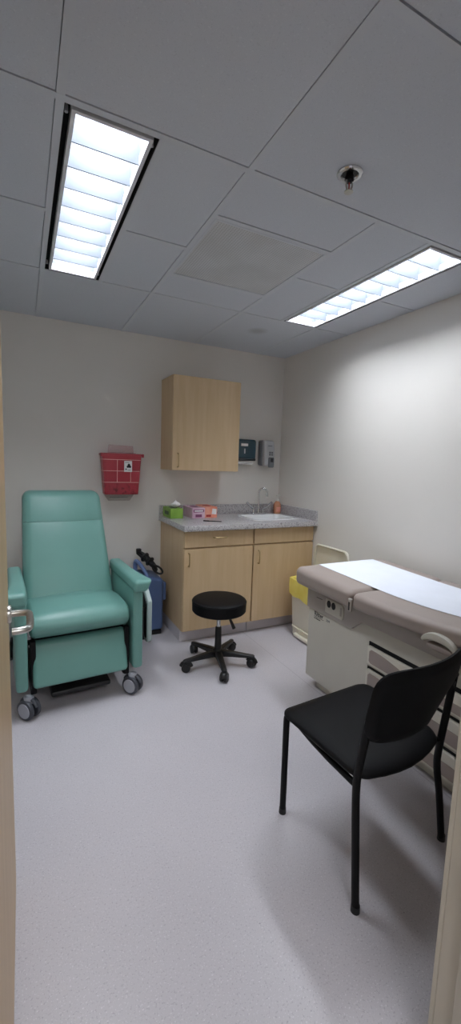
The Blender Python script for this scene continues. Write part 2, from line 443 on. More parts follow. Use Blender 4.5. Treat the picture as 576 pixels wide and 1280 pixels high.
# ------------------------------------------------------------------ recessed lights
def light(hx0, hx1, label, gl, gr):
    y0, y1 = -2.061, -.866
    t = thing('ceiling_light', label, 'ceiling light', ((hx0 + hx1) / 2, (y0 + y1) / 2, H), 'recessed louvred ceiling lights')
    z1 = H + .118
    g = G()
    g.box(hx0, hx0 + .003, y0, y1, H + .004, z1).box(hx1 - .003, hx1, y0, y1, H + .004, z1)
    g.box(hx0, hx1, y0, y0 + .003, H + .004, z1).box(hx0, hx1, y1 - .003, y1, H + .004, z1)
    g.box(hx0, hx1, y0, y1, z1, z1 + .004)
    # ledge behind the door frame, seen as the dark gap
    g.box(hx0 + .003, hx0 + gl + .004, y0, y1, H + .030, H + .034).box(hx1 - gr - .004, hx1 - .003, y0, y1, H + .030, H + .034)
    g.box(hx0, hx1, y0, y0 + .014, H + .030, H + .034).box(hx0, hx1, y1 - .016, y1, H + .030, H + .034)
    g.build('housing', M['dark'], t)
    fx0, fx1, fy0, fy1 = hx0 + gl, hx1 - gr, y0 + .012, y1 - .014
    w = .013
    g = G()
    g.box(fx0, fx0 + w, fy0, fy1, H - .002, H + .03, .001, 1).box(fx1 - w, fx1, fy0, fy1, H - .002, H + .03, .001, 1)
    g.box(fx0 + w, fx1 - w, fy0, fy0 + w, H - .002, H + .03, .001, 1).box(fx0 + w, fx1 - w, fy1 - w, fy1, H - .002, H + .03, .001, 1)
    g.build('door_frame', M['fixture'], t)
    ix0, ix1, iy0, iy1 = fx0 + w, fx1 - w, fy0 + w, fy1 - w
    # side reflectors
    g = G().box(ix0 - .002, ix0, iy0, iy1, H + .03, H + .105).box(ix1, ix1 + .002, iy0, iy1, H + .03, H + .105)
    g.box(ix0, ix1, iy0 - .002, iy0, H + .03, H + .105).box(ix0, ix1, iy1, iy1 + .002, H + .03, H + .105)
    g.build('reflector', M['blade'], t)
    G().box(ix0 - .001, ix1 + .001, iy0, iy1, H + .104, H + .108).build('lamp', M['lamp'], t)
    n = 9
    for k in range(1, n):
        y = iy0 + (iy1 - iy0) * k / n
        G().prism([(y - .0024, H + .002), (y + .0024, H + .002), (y + .004, H + .1), (y - .004, H + .1)], 0, ix0, ix1).build('louvre_blade', M['blade'], t)
    for (cx, cy) in ((hx0 + .009, y0 + .05), (hx1 - .009, y0 + .06), (hx0 + .009, y1 - .05), (hx1 - .009, y1 - .05)):
        G().cyl((cx, cy, H + .012), (cx, cy, H + .03), .0055, n=10).build('latch', M['fixture'], t)
    return t
light(-2.13, -1.85, 'recessed louvred ceiling light over the floor in front of the teal recliner', .020, .016)
light(-.593, -.314, 'recessed louvred ceiling light near the bare wall above the exam table', .008, .016)

# return air grille
t = thing('ceiling_vent', 'square perforated return air grille set in the ceiling between the lights', 'vent', ((X2 + X3) / 2, -1.467, H))
G().box(X2 + h + .002, X3 - h - .002, -1.772 + h + .002, -1.162 - h - .002, H + .003, H + .008).build('perforated_panel', M['grille'], t)
gx0, gx1, gy0, gy1 = X2 + h, X3 - h, -1.772 + h, -1.162 - h
g = G().box(gx0, gx0 + .012, gy0, gy1, H - .001, H + .01, .001, 1).box(gx1 - .012, gx1, gy0, gy1, H - .001, H + .01, .001, 1)
g.box(gx0 + .012, gx1 - .012, gy0, gy0 + .012, H - .001, H + .01, .001, 1).box(gx0 + .012, gx1 - .012, gy1 - .012, gy1, H - .001, H + .01, .001, 1)
g.build('vent_frame', M['tbar'], t)

# sprinkler
sx, sy = -1.229, -2.235
t = thing('fire_sprinkler', 'chrome pendant fire sprinkler on the ceiling in a round escutcheon', 'sprinkler', (sx, sy, H))
g = G().lathe([(0, .044), (-.003, .044), (-.007, .040), (-.0075, .031), (-.003, .028), (.002, .026)], (sx, sy, H), n=36, cap=False)
g.build('escutcheon', M['chrome'], t)
G().lathe([(.004, .026), (-.001, .026), (-.0015, .001)], (sx, sy, H), n=28).build('cup', M['blackpl'], t)
G().lathe([(0, .013), (-.010, .013), (-.010, .016), (-.022, .016), (-.022, .011), (-.030, .009)], (sx, sy, H), n=6).build('body', M['blackpl'], t)
for s_ in (-1, 1):
    G().tube([(sx + s_ * .012, sy, H - .024), (sx + s_ * .014, sy, H - .038), (sx + s_ * .008, sy, H - .052), (sx + s_ * .002, sy, H - .058)], .0032, 8, 1).build('frame_arm', M['steel'], t)
G().cyl((sx, sy, H - .028), (sx, sy, H - .054), .0025, n=8).build('bulb', M['coralred'], t)
G().lathe([(-.056, .004), (-.058, .015), (-.0605, .015), (-.062, .004)], (sx, sy, H), n=20).build('deflector', M['steel'], t)

# ------------------------------------------------------------------ base cabinets
def pull(p0, p1, out, par, r=.0048):
    """bent wire pull from p0 to p1 standing off along 'out'"""
    p0, p1, o = Vector(p0), Vector(p1), Vector(out)
    d = (p1 - p0).normalized() * .012
    G().tube([p0, p0 + o * .8, p0 + o + d, p1 + o - d, p1 + o * .8, p1], r, 10, 2).build('handle', M['brass'], par)

def base_unit(x0, x1, label, drawer_z, drawer_pull, door_pull, exposed):
    t = thing('base_cabinet', label, 'cabinet', ((x0 + x1) / 2, -.3, 0), 'maple base cabinets')
    yb, yf = -.004, -.576
    g = G().box(x0, x0 + .018, yf, yb, .1, .888, .001, 1).box(x1 - .018, x1, yf, yb, .1, .888, .001, 1)
    g.box(x0 + .018, x1 - .018, yf, yb, .1, .118).box(x0 + .018, x1 - .018, yb - .006, yb, .118, .888)
    g.box(x0 + .018, x1 - .018, yf, yf + .018, .735, .770).box(x0 + .018, x1 - .018, yf, yf + .018, .868, .888)
    g.build('carcass', M['maple'], t)
    kx0 = x0 + (.004 if exposed else 0)
    G().box(kx0, x1, -.525, yb - .01, 0, .1, .002, 1).build('toe_kick', M['base'], t)
    fx0, fx1 = x0 + .002, x1 - .004
    d = G().box(fx0, fx1, -.597, -.577, .107, drawer_z - .012, .0015, 1).build('door', M['maple'], t)
    pull(door_pull[0], door_pull[1], (0, -.028, 0), d)
    nm = 'drawer' if drawer_pull else 'false_front'
    d = G().box(fx0, fx1, -.597, -.577, drawer_z, .884, .0015, 1).build(nm, M['maple'], t)
    if drawer_pull: pull(drawer_pull[0], drawer_pull[1], (0, -.028, 0), d)
    return t
base_unit(-1.196, -.604, 'maple base cabinet with pulls on its drawer and door, next to the blue case', .757,
          ((-.957, -.597, .829), (-.852, -.597, .829)), ((-1.160, -.597, .716), (-1.160, -.597, .618)), True)
base_unit(-.598, -.004, 'maple base cabinet under the sink, only its door has a pull', .757, None,
          ((-.555, -.597, .702), (-.555, -.597, .597)), False)

# worktop with backsplash
t = thing('worktop', 'grey speckled worktop with backsplash on the maple base cabinets', 'countertop', (-.607, -.32, .89))
SX0, SX1, SY0, SY1 = -.525, -.095, -.475, -.155
x0, x1, y0, y1 = -1.214, -.002, -.636, -.002
g = G().box(x0, SX0, y0, y1, .89, .93).box(SX1, x1, y0, y1, .89, .93).box(SX0, SX1, y0, SY0, .89, .93).box(SX0, SX1, SY1, y1, .89, .93)
g.box(x0, x1, y0 - .006, y0, .888, .93, .004, 3)
g.build('slab', M['granite'], t)
G().box(x0, x1, -.022, -.002, .9301, 1.02, .002, 1).build('backsplash', M['granite'], t)
G().box(-.022, -.002, -.636, -.0225, .9301, 1.02, .002, 1).build('side_splash', M['granite'], t)

# sink
cx, cy, hx, hy = (SX0 + SX1) / 2, (SY0 + SY1) / 2, (SX1 - SX0) / 2, (SY1 - SY0) / 2
t = thing('sink', 'white rectangular basin set into the speckled worktop', 'sink', (cx, cy, .79))
G().loft([(cx, cy, .9305, hx + .012, hy + .012, .04), (cx, cy, .936, hx + .010, hy + .010, .04), (cx, cy, .936, hx - .008, hy - .008, .05), (cx, cy, .93, hx - .014, hy - .014, .05),
          (cx, cy, .84, hx - .025, hy - .025, .06), (cx, cy, .825, hx - .04, hy - .04, .06), (cx, cy, .818, .04, .04, .035), (cx, cy, .812, .04, .04, .035),
          (cx, cy, .818, hx - .034, hy - .034, .06), (cx, cy, .84, hx - .018, hy - .018, .06), (cx, cy, .93, hx - .004, hy - .004, .05)], False, False).build('basin', M['porcelain'], t)
G().lathe([(.813, .0), (.819, .012), (.8195, .034), (.816, .038)], (cx, cy, 0), n=24, cap=False).build('drain', M['chrome'], t)

# faucet
fx, fy = -.277, -.095
t = thing('faucet', 'chrome gooseneck faucet with two wing handles behind the basin', 'faucet', (fx, fy, .93))
G().rbox(fx - .075, fx + .075, fy - .026, fy + .026, .9302, .948, .012, 3, 3).build('deck_plate', M['chrome'], t)
g = G().cyl((fx, fy, .945), (fx, fy, .98), .017, .012, 18)
pts = [(fx, fy, .96), (fx, fy, 1.13)] + [(fx + .032 - .032 * math.cos(a), fy - .02 + .02 * math.cos(a), 1.135 + .040 * math.sin(a)) for a in [PI * k / 10 for k in range(11)]] + [(fx + .064, fy - .04, 1.115)]
g.tube(pts, .0085, 14)
g.cyl((fx + .064, fy - .04, 1.122), (fx + .064, fy - .04, 1.098), .011, n=14)
g.build('spout', M['chrome'], t)
for s_ in (-1, 1):
    g = G().cyl((fx + s_ * .05, fy, .945), (fx + s_ * .05, fy, .985), .014, .010, 16)
    g.tube([(fx + s_ * .05, fy, .98), (fx + s_ * .085, fy - .01, 1.0), (fx + s_ * .115, fy - .015, 1.025), (fx + s_ * .135, fy - .018, 1.045)], lambda u: .006 + .004 * u, 10, 1, flat=1.3)
    g.build('handle', M['chrome'], t)

# hand soap bottle
bx, by = -.062, -.085
t = thing('soap_bottle', 'pump bottle of orange hand soap standing in the worktop corner', 'soap bottle', (bx, by, .93))
G().loft([(bx, by, .9303, .030, .021, .016), (bx, by, .934, .034, .024, .018), (bx, by, 1.0, .035, .025, .018), (bx, by, 1.03, .030, .022, .018), (bx, by, 1.045, .017, .015, .012), (bx, by, 1.052, .014, .014, .012)]).build('bottle', M['amber'], t)
G().box(bx - .024, bx + .024, by - .0262, by - .0252, .95, .995, 0).build('bottle_label', M['coral'], t)
g = G().cyl((bx, by, 1.0515), (bx, by, 1.07), .016, .013, 18).cyl((bx, by, 1.07), (bx, by, 1.10), .0055, n=10)
g.rbox(bx - .015, bx + .03, by - .009, by + .009, 1.098, 1.113, .006, 2, 3)
g.build('pump', M['white'], t)

# tissue box
x0, x1, y0, y1, z0 = -1.186, -1.078, -.235, -.030, .9305
t = thing('tissue_box', 'green carton of tissues with one tissue pulled up', 'tissue box', ((x0 + x1) / 2, (y0 + y1) / 2, .93))
G().box(x0, x1, y0, y1, z0, 1.012, .0015, 1).build('carton', M['green'], t)
G().prism([(x0 + .02, y0 + .05), (x0 + .05, y0 + .035), (x1 - .03, y0 + .05), (x1 - .02, y1 - .05), (x1 - .05, y1 - .035), (x0 + .03, y1 - .05)], 2, 1.0121, 1.0129).build('opening', M['greend'], t)
G().box(x0 - .0008, x0 - .0001, y0 + .05, y1 - .05, .955, .985).build('side_print', M['greend'], t)
mx, my = (x0 + x1) / 2 + .012, (y0 + y1) / 2 - .02
def tiss(u, v):
    a = 2 * PI * u; r = .006 + .030 * math.sin(PI * min(1, v * 1.15)) * (1 + .28 * math.sin(3 * a + 1) + .15 * math.sin(7 * a))
    return (mx + r * math.cos(a) * 1.0, my + r * math.sin(a) * .9 - .006 * v, 1.0132 + .058 * v + .007 * math.sin(2 * a) * v)
tb = bmesh.new(); NU, NV = 40, 10
vs = [[tb.verts.new(tiss(i / NU, j / NV)) for i in range(NU)] for j in range(NV + 1)]
for j in range(NV):
    for i in range(NU): tb.faces.new((vs[j][i], vs[j][(i + 1) % NU], vs[j + 1][(i + 1) % NU], vs[j + 1][i]))
tb.faces.new(vs[-1]); tb.faces.new(list(reversed(vs[0])))
g = G(); g._merge(tb); g.build('tissue', M['tissue'], t)

# glove boxes
def carton(x0, x1, y0, y1, z1, m, m2, label, wd):
    t = thing('glove_box', label, 'glove box', ((x0 + x1) / 2, (y0 + y1) / 2, .93), 'glove cartons on the worktop')
    G().box(x0, x1, y0, y1, .9305, z1, .0015, 1).build('carton', m, t)
    w, hh = x1 - x0, z1 - .9305
    xm = (x0 + x1) / 2
    if wd:
        G().prism([(x0 + w * .08, z1 - hh * .42), (x1 - w * .08, z1 - hh * .40), (x1 - w * .08, z1 - hh * .15), (x0 + w * .08, z1 - hh * .15)], 1, y0 - .0008, y0 - .0001).build('front_band', M['plum'], t)
        G().box(x0 + w * .25, x1 - w * .25, y0 - .0008, y0 - .0001, .9305 + hh * .12, .9305 + hh * .38).build('front_print', M['plum'], t)
        G().box(x0 + w * .16, x1 - w * .16, y0 - .0014, y0 - .0009, z1 - hh * .34, z1 - hh * .22).build('band_panel', M['label'], t)
    else:
        G().box(x0 + w * .1, x0 + w * .5, y0 - .0008, y0 - .0001, .9305 + hh * .1, .9305 + hh * .3).build('front_print', M['coralred'], t)
        G().prism([(x0 + w * .55, .9305 + hh * .35), (x1 - w * .06, .9305 + hh * .3), (x1 - w * .06, z1 - hh * .2), (x0 + w * .6, z1 - hh * .15)], 1, y0 - .0008, y0 - .0001).build('front_picture', M['label'], t)
    op = [(xm + .3 * w * math.cos(a), (y0 + y1) / 2 + .055 * math.sin(a)) for a in [2 * PI * k / 20 for k in range(20)]]
    G().prism(op, 2, z1 + .0001, z1 + .0009).build('dispensing_slot', M['plum'] if wd else M['coralred'], t)
    return t
carton(-1.006, -.893, -.262, -.030, 1.018, M['lilac'], M['plum'], 'lilac glove carton with a plum band, between the tissues and the coral carton', True)
carton(-.888, -.775, -.250, -.030, 1.024, M['coral'], M['coralred'], 'coral red glove carton beside the lilac one', False)

# pen
a, b = Vector((-.975, -.425, .9352)), Vector((-.850, -.512, .9352)); d = (b - a).normalized()
t = thing('pen', 'black pen lying on the worktop in front of the glove cartons', 'pen', (a + b) / 2)
G().cyl(a, a + d * .05, .0048, n=12, bev=.001).build('cap', M['blackpl'], t)
G().cyl(a + d * .0502, b - d * .012, .0038, n=12).cyl(b - d * .012, b, .0036, .001, 12).build('barrel', M['blackpl'], t)
G().box(-.001, .001, -.001, .001, 0, .038).xform(lambda c: a + d * (.004 + c.z) + Vector((0, 0, .0058)) + Vector((c.x, c.y, 0)) * 1.0).build('clip', M['steel'], t)

# ------------------------------------------------------------------ wall cabinet
x0, x1, z0, z1, yd = -1.205, -.617, 1.328, 2.066, -.307
t = thing('wall_cabinet', 'maple wall cabinet with one door hung above the worktop', 'cabinet', ((x0 + x1) / 2, -.15, z0))
g = G().box(x0, x0 + .018, yd + .021, -.001, z0, z1, .001, 1).box(x1 - .018, x1, yd + .021, -.001, z0, z1, .001, 1)
g.box(x0 + .018, x1 - .018, yd + .021, -.001, z1 - .018, z1).box(x0 + .018, x1 - .018, yd + .021, -.001, z0 + .008, z0 + .026).box(x0 + .018, x1 - .018, -.01, -.001, z0, z1)
g.build('carcass', M['maple'], t)
d = G().box(x0 + .001, x1 - .001, yd, yd + .0195, z0 + .001, z1 - .001, .0015, 1).build('door', M['maple'], t)
pull((-1.160, yd, 1.462), (-1.160, yd, 1.356), (0, -.028, 0), d)

# towel dispenser
x0, x1, z0, z1 = -.605, -.328, 1.430, 1.620
t = thing('towel_dispenser', 'smoked teal paper towel dispenser on the wall beside the maple wall cabinet', 'towel dispenser', ((x0 + x1) / 2, -.05, z0))
G().rbox(x0, x1, -.105, -.022, z0 + .008, z1, .022, 3, 4).build('cover', M['navy'], t)
G().rbox(x0 - .002, x1 + .003, -.024, -.001, z0, z1 + .003, .010, 2, 3).build('back_plate', M['navy2'], t)
G().rbox(x0 + .002, x1 - .002, -.103, -.024, z0 - .004, z0 + .022, .008, 2, 3).build('lower_trim', M['navy2'], t)
G().rbox(-.49, -.42, -.1075, -.104, 1.557, 1.58, .0015, 1, 2).build('name_plate', M['label'], t)
G().rbox(-.457, -.446, -.108, -.104, 1.49, 1.535, .0015, 1, 2).build('level_window', M['soapgrey'], t)
G().prism([(-.095, 1.418), (-.022, 1.418), (-.022, 1.394), (-.075, 1.390), (-.1, 1.404)], 0, x0 + .03, x1 - .025, .004, 2).build('paper_towel', M['tissue'], t)

# soap dispenser
x0, x1, z0, z1 = -.256, -.126, 1.376, 1.624
t = thing('soap_dispenser', 'grey wall soap dispenser with push lever, in the room corner over the basin', 'soap dispenser', ((x0 + x1) / 2, -.05, z0))
G().rbox(x0, x1 - .03, -.06, -.001, z0 + .01, z1, .018, 2, 3).build('back_plate', M['soapdark'], t)
G().rbox(x0 + .016, x1, -.105, -.020, z0 + .012, z1 - .002, .02, 3, 4, fn=lambda c, u: (c.x, c.y + .018 * max(0, u[2]) ** 2 * (1 if u[1] < 0 else 0), c.z)).build('cover', M['soapgrey'], t)
G().rbox(-.198, -.135, -.115, -.095, z0 - .006, z0 + .09, .012, 2, 3).build('push_lever', M['soapdark'], t)
G().rbox(-.178, -.150, -.1185, -.1145, z0 + .045, z0 + .08, .002, 1, 2).build('lever_pad', M['ink'], t)
G().rbox(-.205, -.160, -.1075, -.101, 1.568, 1.574, .001, 1, 2).build('name_plate', M['soapdark'], t)
for (dx, dz) in ((-.182, 1.51), (-.158, 1.51), (-.182, 1.49), (-.158, 1.49)):
    G().box(dx - .009, dx + .009, -.1062, -.1045, dz - .008, dz + .008).build('level_window', M['soapdark'], t)

# ------------------------------------------------------------------ sharps container
t = thing('sharps_container', 'red plastic sharps bin on the wall behind the recliner', 'sharps container', (-1.555, -.075, 1.12))
cx = -1.557
cyb = -.075
rings = [(cx, cyb, 1.122, .128, .055, .012), (cx, cyb, 1.126, .132, .058, .014), (cx, cyb - .004, 1.40, .150, .066, .014), (cx, cyb - .004, 1.43, .153, .067, .014)]
G().loft(rings).build('body', M['red'], t)
G().loft([(cx, cyb - .004, 1.4302, .160, .070, .014), (cx, cyb - .004, 1.440, .160, .070, .014), (cx, cyb, 1.446, .150, .060, .012)]).build('lid', M['red'], t)
for s_ in (-1, 1):
    G().rbox(cx + s_ * .160 - .006, cx + s_ * .160 + .010, -.15, -.128, 1.418, 1.445, .004, 1, 2).build('lid_tab', M['red'], t)
def fy(z): return -.1335 - .013 * (z - 1.126) / .274
def hl(z): return .132 + .018 * (z - 1.126) / .274
def wires(pts, r=.0022): return G().tube([(x, fy(z) - .003, z) for (x, z) in pts], r, 8)
for z in (1.396, 1.308, 1.219):
    k = hl(z)
    g = G().tube([(cx - k - .001, -.02, z), (cx - k - .003, fy(z) + .008, z), (cx - k + .006, fy(z) - .003, z), (cx + k - .006, fy(z) - .003, z), (cx + k + .003, fy(z) + .008, z), (cx + k + .001, -.02, z)], .0022, 8)
    g.build('wire', M['wire'], t)
for x in (-1.597, -1.492):
    wires([(x, 1.397), (x, 1.218)]).build('wire', M['wire'], t)
g = G().rbox(-1.545, -1.483, -.1515, -.1480, 1.302, 1.388, .0015, 1, 2)
lb = g.build('label', M['label'], t)
g = G()
for k in range(3):
    a = PI / 2 + k * 2 * PI / 3
    g.lathe([(0, .010), (.0008, .010)], (-1.508 + .009 * math.cos(a), -.1516, 1.348 + .009 * math.sin(a)), (0, -1, 0), 14)
g.build('hazard_mark', M['ink'], lb)
for q in ((-1.535, -1.525, 1.318, 1.328), (-1.518, -1.494, 1.316, 1.319), (-1.538, -1.505, 1.374, 1.377)):
    G().box(q[0], q[1], -.1524, -.1516, q[2], q[3]).build('label_print', M['ink'], lb)
# pale see-through flap above and bracket below
G().prism([(cx - .098, 1.447), (cx + .108, 1.447), (cx + .102, 1.508), (cx - .092, 1.512)], 1, -.062, -.055, .003, 2).box(cx - .098, cx + .108, -.12, -.05, 1.4465, 1.452).build('flap', M['pink'], t)
G().prism([(cx - .125, 1.121), (cx + .125, 1.121), (cx + .085, 1.062), (cx - .085, 1.062)], 1, -.03, -.001, .004, 2).build('wall_bracket', M['clear'], t)
G().box(cx - .08, cx + .07, -.034, -.031, 1.090, 1.094).build('bracket_slot', M['soapdark'], t)

# ------------------------------------------------------------------ recliner
RX = -1.978
t = thing('recliner', 'teal vinyl medical recliner on grey casters', 'recliner', (RX, -.75, 0))
def yback(z): return -.74 + .30 * (z - .50) / .66     # front face of the backrest
def bdef(c, u, crown=.018):
    z = c.z; tpr = 1 - .095 * max(0, (z - .55) / .62)
    x = RX + .006 + (c.x - RX - .006) * tpr
    y = c.y + yback(z)
    if u[1] < 0: y -= crown * (1 - u[0] ** 2) * (1 - u[2] ** 2)
    return (x, y, z)
def back_shape(lower):
    g = G().rbox(RX - .270, RX + .272, -.005, .13, .46, 1.172, (.055, .045, .055), 10, 5, fn=bdef)
    geom = list(g.bm.verts) + list(g.bm.edges) + list(g.bm.faces)
    zc = .978 if lower else .981
    bmesh.ops.bisect_plane(g.bm, geom=geom, plane_co=(0, 0, zc), plane_no=(0, 0, 1), clear_outer=lower, clear_inner=not lower)
    bmesh.ops.holes_fill(g.bm, edges=[e for e in g.bm.edges if e.is_boundary], sides=0)
    for v in g.bm.verts:                       # tuck the cover in along the seam
        d = abs(v.co.z - .9795)
        if d < .03 and v.co.y < yback(v.co.z) + .02: v.co.y += .006 * (1 - d / .03)
    return g
back_shape(True).build('backrest', M['teal'], t)
back_shape(False).build('headrest', M['teal'], t)
G().tube([(RX - .225, yback(.98) + .004, .9795), (RX - .1, yback(.98) - .007, .9795), (RX + .006, yback(.98) - .010, .9795), (RX + .11, yback(.98) - .007, .9795), (RX + .235, yback(.98) + .004, .9795)], .003, 8).build('seam_piping', M['teal'], t)
# seat: crowned cushion with a rolled front
def sdef(c, u):
    z = c.z
    if u[2] > 0: z += .022 * (1 - u[0] ** 2) * (1 - abs(u[1]) ** 3) - .035 * max(0, u[1]) 
    y = c.y
    if u[1] < 0: y -= .014 * (1 - u[0] ** 2) * (1 - u[2] ** 2) ; y += .02 * max(0, -u[2])
    return (c.x, y, z)
G().rbox(RX - .270, RX + .272, -1.138, -.66, .420, .560, (.03, .07, .062), 6, 5, fn=sdef).build('seat', M['teal'], t)
def ldef(c, u):
    return (c.x, c.y + .03 * u[2] - (.012 * (1 - u[0] ** 2) * (1 - u[2] ** 2) if u[1] < 0 else 0), c.z)
G().rbox(RX - .256, RX + .252, -1.118, -1.050, .166, .400, (.022, .022, .022), 6, 4, fn=ldef).build('legrest', M['teal'], t)
# arms: upright panel with a rolled pad on top
for s_ in (-1, 1):
    xi, xo = RX + s_ * .279, RX + s_ * .338
    def padf(c, u, s_=s_, xo=xo):
        x = c.x; z = c.z
        x += s_ * .042 * max(0, -u[1]) ** 2 * (1 if (c.x - RX) * s_ > .31 else .1) * (.55 + .45 * u[2])
        if u[1] < -.6: z -= .008 * ((-u[1] - .6) / .4) ** 2
        return (x, c.y, z)
    ar = G().rbox(min(xi, xo), max(xi, xo), -1.150, -.60, .165, .66, (.02, .02, .02), 3, 3,
                  fn=lambda c, u: (c.x, c.y + (.035 * (-u[2] * .5 + .5) ** 1.0 if u[1] < 0 and u[2] < .6 else 0) * 0, c.z)).build('armrest', M['teal'], t)
    a0, a1 = RX + s_ * .274, RX + s_ * .352
    G().rbox(min(a0, a1), max(a0, a1), -1.175, -.58, .640, .716, (.022, .03, .022), 4, 4, fn=padf).build('arm_pad', M['teal'], ar)
# under frame
g = G()
for s_ in (-1, 1):
    g.box(RX + s_ * .252 - .014, RX + s_ * .252 + .014, -1.108, -1.075, .125, .42, .003, 1)
    g.box(RX + s_ * .25 - .015, RX + s_ * .25 + .015, -1.09, -.40, .12, .15, .003, 1)
    g.box(RX + s_ * .25 - .012, RX + s_ * .25 + .012, -.44, -.41, .12, .55, .003, 1)
g.box(RX - .25, RX + .25, -.44, -.41, .12, .15, .003, 1).box(RX - .25, RX + .25, -1.04, -.70, .375, .41, .003, 1)
g.build('under_frame', M['blackmetal'], t)
G().rbox(RX - .16, RX + .17, -1.06, -.70, .055, .085, .01, 2, 2).build('footplate', M['blackpl'], t)
G().box(RX - .22, RX + .22, -.66, -.64, .08, .36, .004, 1).build('rear_apron', M['blackpl'], t)
def caster(px, py, ang):
    ax = Vector((math.cos(ang), math.sin(ang), 0)); up = Vector((0, 0, 1)); f = ax.cross(up)
    P = Vector((px, py, .055))
    c = G().cyl((px, py, .085), (px, py, .124), .024, .026, 20, .004).build('caster', M['greypl'], t)
    for s_ in (-1, 1):
        w0, w1 = P + ax * (s_ * .010), P + ax * (s_ * .034)
        if s_ < 0: w0, w1 = w1, w0
        w = G().cyl(w0, w1, .055, n=32, bev=.008).build('wheel', M['tyre'], c)
        o0 = P + ax * (s_ * .0335); o1 = P + ax * (s_ * .037)
        G().cyl(o0, o1, .041, .039, 28).build('wheel_cover', M['greypl'], c)
    arc = [P + f * (.060 * math.cos(a)) + up * (.060 * math.sin(a)) for a in [math.radians(20 + 14 * k) for k in range(11)]]
    g = G().tube(arc, .010, 10, 0, flat=.9)
    g.build('hood', M['tyre'], c)
    arc = [P + f * (.066 * math.cos(a)) + up * (.066 * math.sin(a)) for a in [math.radians(62 + 12 * k) for k in range(5)]]
    G().tube(arc, .008, 10, 0, flat=.9).build('brake_tab', M['greypl'], c)
A = math.atan2(-.6, -.8)
caster(-1.690, -1.110, A); caster(-2.255, -1.110, A); caster(-1.715, -.44, A); caster(-2.24, -.44, A)
# folded side table hanging at the chair side
g = G()
prof = [(-.88, .20), (-.86, .18), (-.60, .18), (-.57, .21), (-.57, .52), (-.60, .55), (-.79, .55), (-.88, .47)]
tr = G().prism(prof, 0, -1.522, -1.490, .008, 3).build('side_tray', M['tray'], t)
ins = [(-.862, .215), (-.60, .215), (-.60, .515), (-.785, .515), (-.862, .455)]
G().prism(ins, 0, -1.5265, -1.5215).build('tray_underside', M['blackpl'], tr)
G().tube([(-1.63, -.7, .42), (-1.58, -.7, .40), (-1.535, -.7, .36), (-1.533, -.8, .26)], .011, 10, 1).build('tray_bracket', M['blackmetal'], tr)
G().cyl((-1.541, -.84, .20), (-1.541, -.84, .42), .013, n=12, bev=.003).build('tray_rod', M['blackpl'], tr)
rt_ = math.radians(3.5); pv = Vector((RX, -1.12, 0))
t.rotation_euler.z = rt_; t.location = pv + Matrix.Rotation(rt_, 3, 'Z') @ (Vector((RX, -.75, 0)) - pv)
# side release lever near the door
G().tube([(RX - .338, -.86, .36), (RX - .352, -.92, .33), (RX - .354, -1.0, .30)], .011, 10, 1).build('recline_lever', M['blackpl'], t)

# ------------------------------------------------------------------ blue case
t = thing('equipment_case', 'blue plastic equipment case on the floor between recliner and base cabinet', 'case', (-1.38, -.2, 0))
G().rbox(-1.50, -1.262, -.335, -.045, .035, .485, (.03, .035, .03), 3, 4, fn=lambda c, u: (c.x, c.y, c.z - (.025 * max(0, u[0]) if u[2] > .5 else 0))).build('body', M['blue'], t)
G().rbox(-1.265, -1.232, -.30, -.09, .27, .42, .012, 2, 3).build('side_pod', M['blue'], t)
g = G().box(-1.49, -1.275, -.325, -.05, 0, .036, .006, 2)
g.build('foot', M['blackpl'], t)
G().tube([(-1.435, -.085, .465), (-1.435, -.085, .545), (-1.432, -.11, .572), (-1.422, -.17, .562), (-1.398, -.28, .510), (-1.392, -.305, .465)], .016, 12, 2, flat=1.2).build('handle', M['bluel'], t)
t2 = thing('power_cord', 'black coiled power cord looped over the handle of the blue case', 'cord', (-1.38, -.15, .5))
def along(u): return Vector((-1.412 + .110 * u, -.10 - .16 * u, .632 - .105 * u + .012 * math.sin(PI * u)))
pts = []
for k in range(9):
    for m_ in range(7):
        u = m_ / 6 if k % 2 == 0 else 1 - m_ / 6
        a_ = k * 2.4
        bul = .6 + .4 * math.sin(PI * u)
        pts.append(along(.06 * math.sin(k * 1.3) + u * (.9 + .1 * math.sin(k))) + Vector((.020 * math.cos(a_) * bul, .016 * math.sin(a_ * 1.1), .022 * math.sin(a_) * bul)))
G().tube(pts, .0075, 8, 1).build('coil', M['blackpl'], t2)
for u in (.35, .62):
    c_ = along(u); ax_ = (along(u + .05) - c_).normalized(); e1 = ax_.orthogonal().normalized(); e2 = ax_.cross(e1)
    G().tube([c_ + (e1 * math.cos(2 * PI * k / 24) + e2 * math.sin(2 * PI * k / 24)) * .034 for k in range(24)], .008, 8, closed=True).build('wrap', M['blackpl'], t2)
lp = [(-1.300 + .036 * math.cos(a), -.275 - .015 * math.cos(a), .524 + .028 * math.sin(a) - .018 * math.cos(a)) for a in [2 * PI * k / 20 for k in range(20)]]
G().tube(lp, .0085, 8, closed=True).build('loop', M['blackpl'], t2)
G().rbox(-1.432, -1.392, -.12, -.085, .634, .670, .008, 2, 3).build('plug', M['blackpl'], t2)

